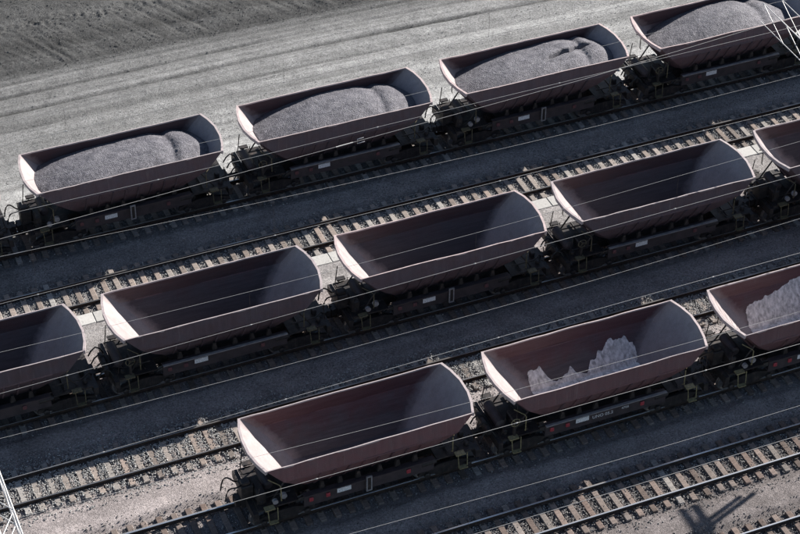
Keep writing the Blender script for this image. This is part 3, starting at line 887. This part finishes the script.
# ------------------------------------------------------------------ overhead wires
def wire(name, pts, r, parent):
    mb = MB(); mb.tube(pts, r, 5, cap=False); return mb.build(name, M_wire, parent, fix=False)
OH = dict(
 F=([(-20, 7.2), (2.7, 6.55), (11.8, 6.72), (21.5, 6.71), (32, 6.85), (44, 7.1), (60, 7.0)], [(-20, 5.4), (11.7, 5.45), (21.5, 5.42), (60, 5.5)], (5.5, 15.74, 26.0), 'overhead line above the far loaded train'),
 E1=([(-20, 7.1), (3.3, 6.62), (11, 6.48), (21, 6.48), (32, 6.81), (38, 7.0), (60, 6.6)], [(-20, 5.2), (2.3, 5.16), (12, 5.08), (21, 5.2), (38, 5.3), (60, 5.3)], (8.3, 18.5, 27.5), 'overhead line above the empty track behind the middle train'),
 M=([(-20, 8.6), (.2, 8.05), (8.3, 7.67), (17, 7.41), (25, 7.29), (36, 7.4), (60, 7.8)], [(-20, 5.6), (9.9, 5.75), (17, 5.65), (60, 5.6)], (1.4, 11.4, 21.6, 31.5), 'overhead line above the middle train'),
 E2=([(-20, 7.8), (-1, 7.22), (4, 7.12), (11.4, 7.05), (21, 7.14), (30.4, 7.5), (38, 7.75), (60, 7.2)], [(-20, 5.1), (-1.3, 5.2), (6.6, 5.35), (15, 5.48), (24, 5.6), (33.6, 5.8), (60, 5.8)], (1.3, 8.75, 18.4, 27.6), 'overhead line above the empty track in front of the middle train'),
 N=([(-20, 7.8), (-2, 7.33), (5.2, 7.2), (13.2, 7.16), (21.6, 7.27), (30.6, 7.64), (38, 7.9), (60, 7.4)], [(-20, 5.2), (1.4, 5.31), (13.2, 5.58), (21.7, 5.73), (27.4, 5.77), (60, 5.8)], (1.4, 8.5, 17.3, 26.8), 'overhead line above the near train'),
 E3=([(-20, 8.3), (5.6, 7.6), (11.3, 7.3), (19.3, 7.2), (28, 7.1), (38, 7.3), (60, 7.2)], [(-20, 5.7), (3.7, 5.66), (11.3, 5.58), (19.5, 5.48), (28, 5.38), (60, 5.4)], (8.05, 16.0, 24.0), 'overhead line above the empty track in front of the near train'),
 T7=([(-20, 8.1), (7.7, 7.39), (17, 7.07), (25, 7.06), (38, 7.3), (60, 7.2)], [(-20, 5.5), (60, 5.5)], (12., 22.), 'overhead line above the track at the bottom right corner'))
def smooth_curve(pts, x):
    xs_, zs_ = zip(*pts)
    z = np.interp(x, xs_, zs_); 
    k = np.ones(9)/9; zp = np.pad(z, 4, mode='edge'); return np.convolve(zp, k, 'valid')
for k, (ms, cs, dr, lab) in OH.items():
    t = empty('overhead_line', (0, TR[k], 5)); tag(t, lab, 'overhead line', 'overhead lines along the tracks')
    xg = np.arange(-20, 60.1, 1.0)
    zm = smooth_curve(ms, xg); zc = smooth_curve(cs, xg)
    wire('messenger_wire', [(x, 0, z-5) for x, z in zip(xg, zm)], .0062, t)
    wire('contact_wire', [(x, 0, z-5) for x, z in zip(xg, zc)], .0082, t)
    for x in dr:
        a, b = np.interp(x, xg, zm)-5, np.interp(x, xg, zc)-5
        mb = MB(); mb.tube([(x, 0, a+.02), (x, 0, b-.03)], .0035, 5)
        mb.build('dropper', M_clip, t)
        mb = MB(); mb.lathe([(-.06, .012), (0, .026), (.06, .012)], 'x', (x, 0, b), 6); mb.build('wire_clamp', M_wire, t)
# feeder that crosses over from the middle train to the empty track, with a section insulator
t = empty('crossover_wire', (0, 2, 7)); tag(t, 'bright crossing wire with a white section insulator in front of the far wagons', 'overhead line')
L3 = []
for X, y, z in ((-14, 1.4, 7.1), (.6, 2.26, 7.1), (11.0, 2.83, 7.1), (16.3, 3.1, 7.1), (27.4, 3.7, 7.1), (36.4, 4.5, 7.1), (55, 5.6, 7.1)):
    L3.append((X, y-2, z-7))
wire('feeder_wire', L3, .0085, t)
mb = MB(); mb.tube([(15.3, 1.045, .1), (16.1, 1.09, .1)], .02, 8); mb.build('insulator_rod', M_porc, t)
mb = MB()
mb.tube([(16.65, 1.12, -.02), (16.3, 1.1, -.02), (16.3, 1.1, .2), (16.6, 1.12, .2)], .02, 6)
mb.build('arcing_horn', M_galv, t)

# ------------------------------------------------------------------ lattice trusses that carry the wires
def truss(x0, x1, z0, z1, ya, yb, pan, label, cols=(), drops=(), lace=True, rc=.035, flat=False):
    t = empty('lattice_truss', (x0, yb, z0)); tag(t, label, 'truss')
    def P(x, y, z): return (x-x0, y-yb, z-z0)
    for x in (x0, x1):
        for z in ((z0,) if flat else (z0, z1)):
            mb = MB(); mb.tube([P(x, ya, z), P(x, yb, z)], rc, 6); mb.build('chord', M_galv, t)
    n = int(round((yb-ya)/pan)); pan = (yb-ya)/n
    for i in range(n):
        y0, y1 = yb-i*pan, yb-(i+1)*pan
        for x in (() if flat else (x0, x1)):
            mb = MB(); mb.tube([P(x, y0, z1), P(x, y1, z0)], .021, 6); mb.build('brace', M_galv, t)
        for z in (((z0,) if flat else (z0, z1)) if lace else ()):
            a, b = (x0, x1) if i % 2 else (x1, x0)
            mb = MB(); mb.tube([P(a, y0, z), P(b, y1, z)], .022, 6); mb.build('brace', M_galv, t)
    for (y, ln) in drops:
        for q, dl in ((-.13, 0), (.13, .32)):
            mb = MB(); mb.tube([P(x0+.1, y+q, z0), P(x0+.1, y+q, z0-ln+dl)], .115, 8); d = mb.build('drop_post', M_galv, t)
            mb = MB(); c = P(x0+.1, y+q, z0-ln+dl)
            mb.lathe([(-.3, .06), (-.26, .12), (-.2, .07), (-.16, .12), (-.1, .07), (-.05, .1), (0, .06)], 'z', c, 10); mb.build('insulator', M_porc, d)
    for y in cols:
        for x in (x0, x1):
            mb = MB(); mb.tube([P(x, y, -.3), P(x, y, z0)], .06, 8); mb.build('column_leg', M_galv, t)
        for k in range(6):
            za = z0*k/6; zb = z0*(k+1)/6
            a, b = (x0, x1) if k % 2 else (x1, x0)
            mb = MB(); mb.tube([P(a, y, za), P(b, y, zb)], .025, 6); mb.build('column_brace', M_galv, t)
    return t
truss(37.15, 38.1, 7.0, 8.0, -6.9, 5.0, 2.1, 'white lattice truss end hanging over the top right wagon', cols=(-2.3,), drops=(), lace=False, rc=.02)
truss(36.7, 37.25, 7.0, 7.1, -24.0, -10.1, 2.1, 'lattice truss beyond the right edge that throws the shadow at bottom right', cols=(-16.0,), drops=((-11.45, 1.25),), rc=.10, flat=True)
truss(-3.4, -2.72, 7.2, 7.9, -21.0, -9.0, 1.1, 'white lattice truss at the left edge near the bottom corner', cols=(-20.5,))

# ------------------------------------------------------------------ loose stones on the haul road and the stockpile foot
M_clod = stone_mat('earth_clod', (.05, .05, .05), (.17, .17, .17))
def scatter(n, y0, y1, pw, lo, hi, mat, name, label, cat):
    py = y0+(y1-y0)*rng.uniform(0, 1, n)**pw
    px = rng.uniform(2, 48, n)
    o = stones(name, np.stack([px, py, GZ(px, py)+.004], 1), lo+(hi-lo)*rng.uniform(0, 1, n)**3, mat)
    tag(o, label, cat, None, 'stuff')
scatter(15000, 12.4, 24.4, 1, .010, .038, M_rubble, 'loose_gravel', 'loose grey gravel scattered over the bare haul road behind the far train', 'gravel')
scatter(20000, 24.0, 33.5, 1, .012, .055, M_clod, 'earth_clods', 'dark clods of earth on the scraped bank at the top left', 'earth')
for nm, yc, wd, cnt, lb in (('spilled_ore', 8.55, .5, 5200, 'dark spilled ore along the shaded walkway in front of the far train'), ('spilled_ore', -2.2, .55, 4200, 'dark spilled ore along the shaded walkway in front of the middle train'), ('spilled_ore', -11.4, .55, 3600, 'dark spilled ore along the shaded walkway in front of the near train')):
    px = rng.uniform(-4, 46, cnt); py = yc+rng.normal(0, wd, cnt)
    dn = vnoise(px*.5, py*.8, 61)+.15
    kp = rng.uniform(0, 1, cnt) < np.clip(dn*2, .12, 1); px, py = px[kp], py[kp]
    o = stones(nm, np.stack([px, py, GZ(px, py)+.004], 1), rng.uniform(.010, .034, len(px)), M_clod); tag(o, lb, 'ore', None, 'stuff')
n = 260
px = rng.normal(33.7, .7, n); py = rng.normal(13.6, .5, n)
o = stones('rubble_patch', np.stack([px, py, GZ(px, py)+.02], 1), rng.uniform(.03, .10, n), M_rubble)
tag(o, 'patch of dark rubble behind the gap between the two right far wagons', 'rubble', None, 'stuff')
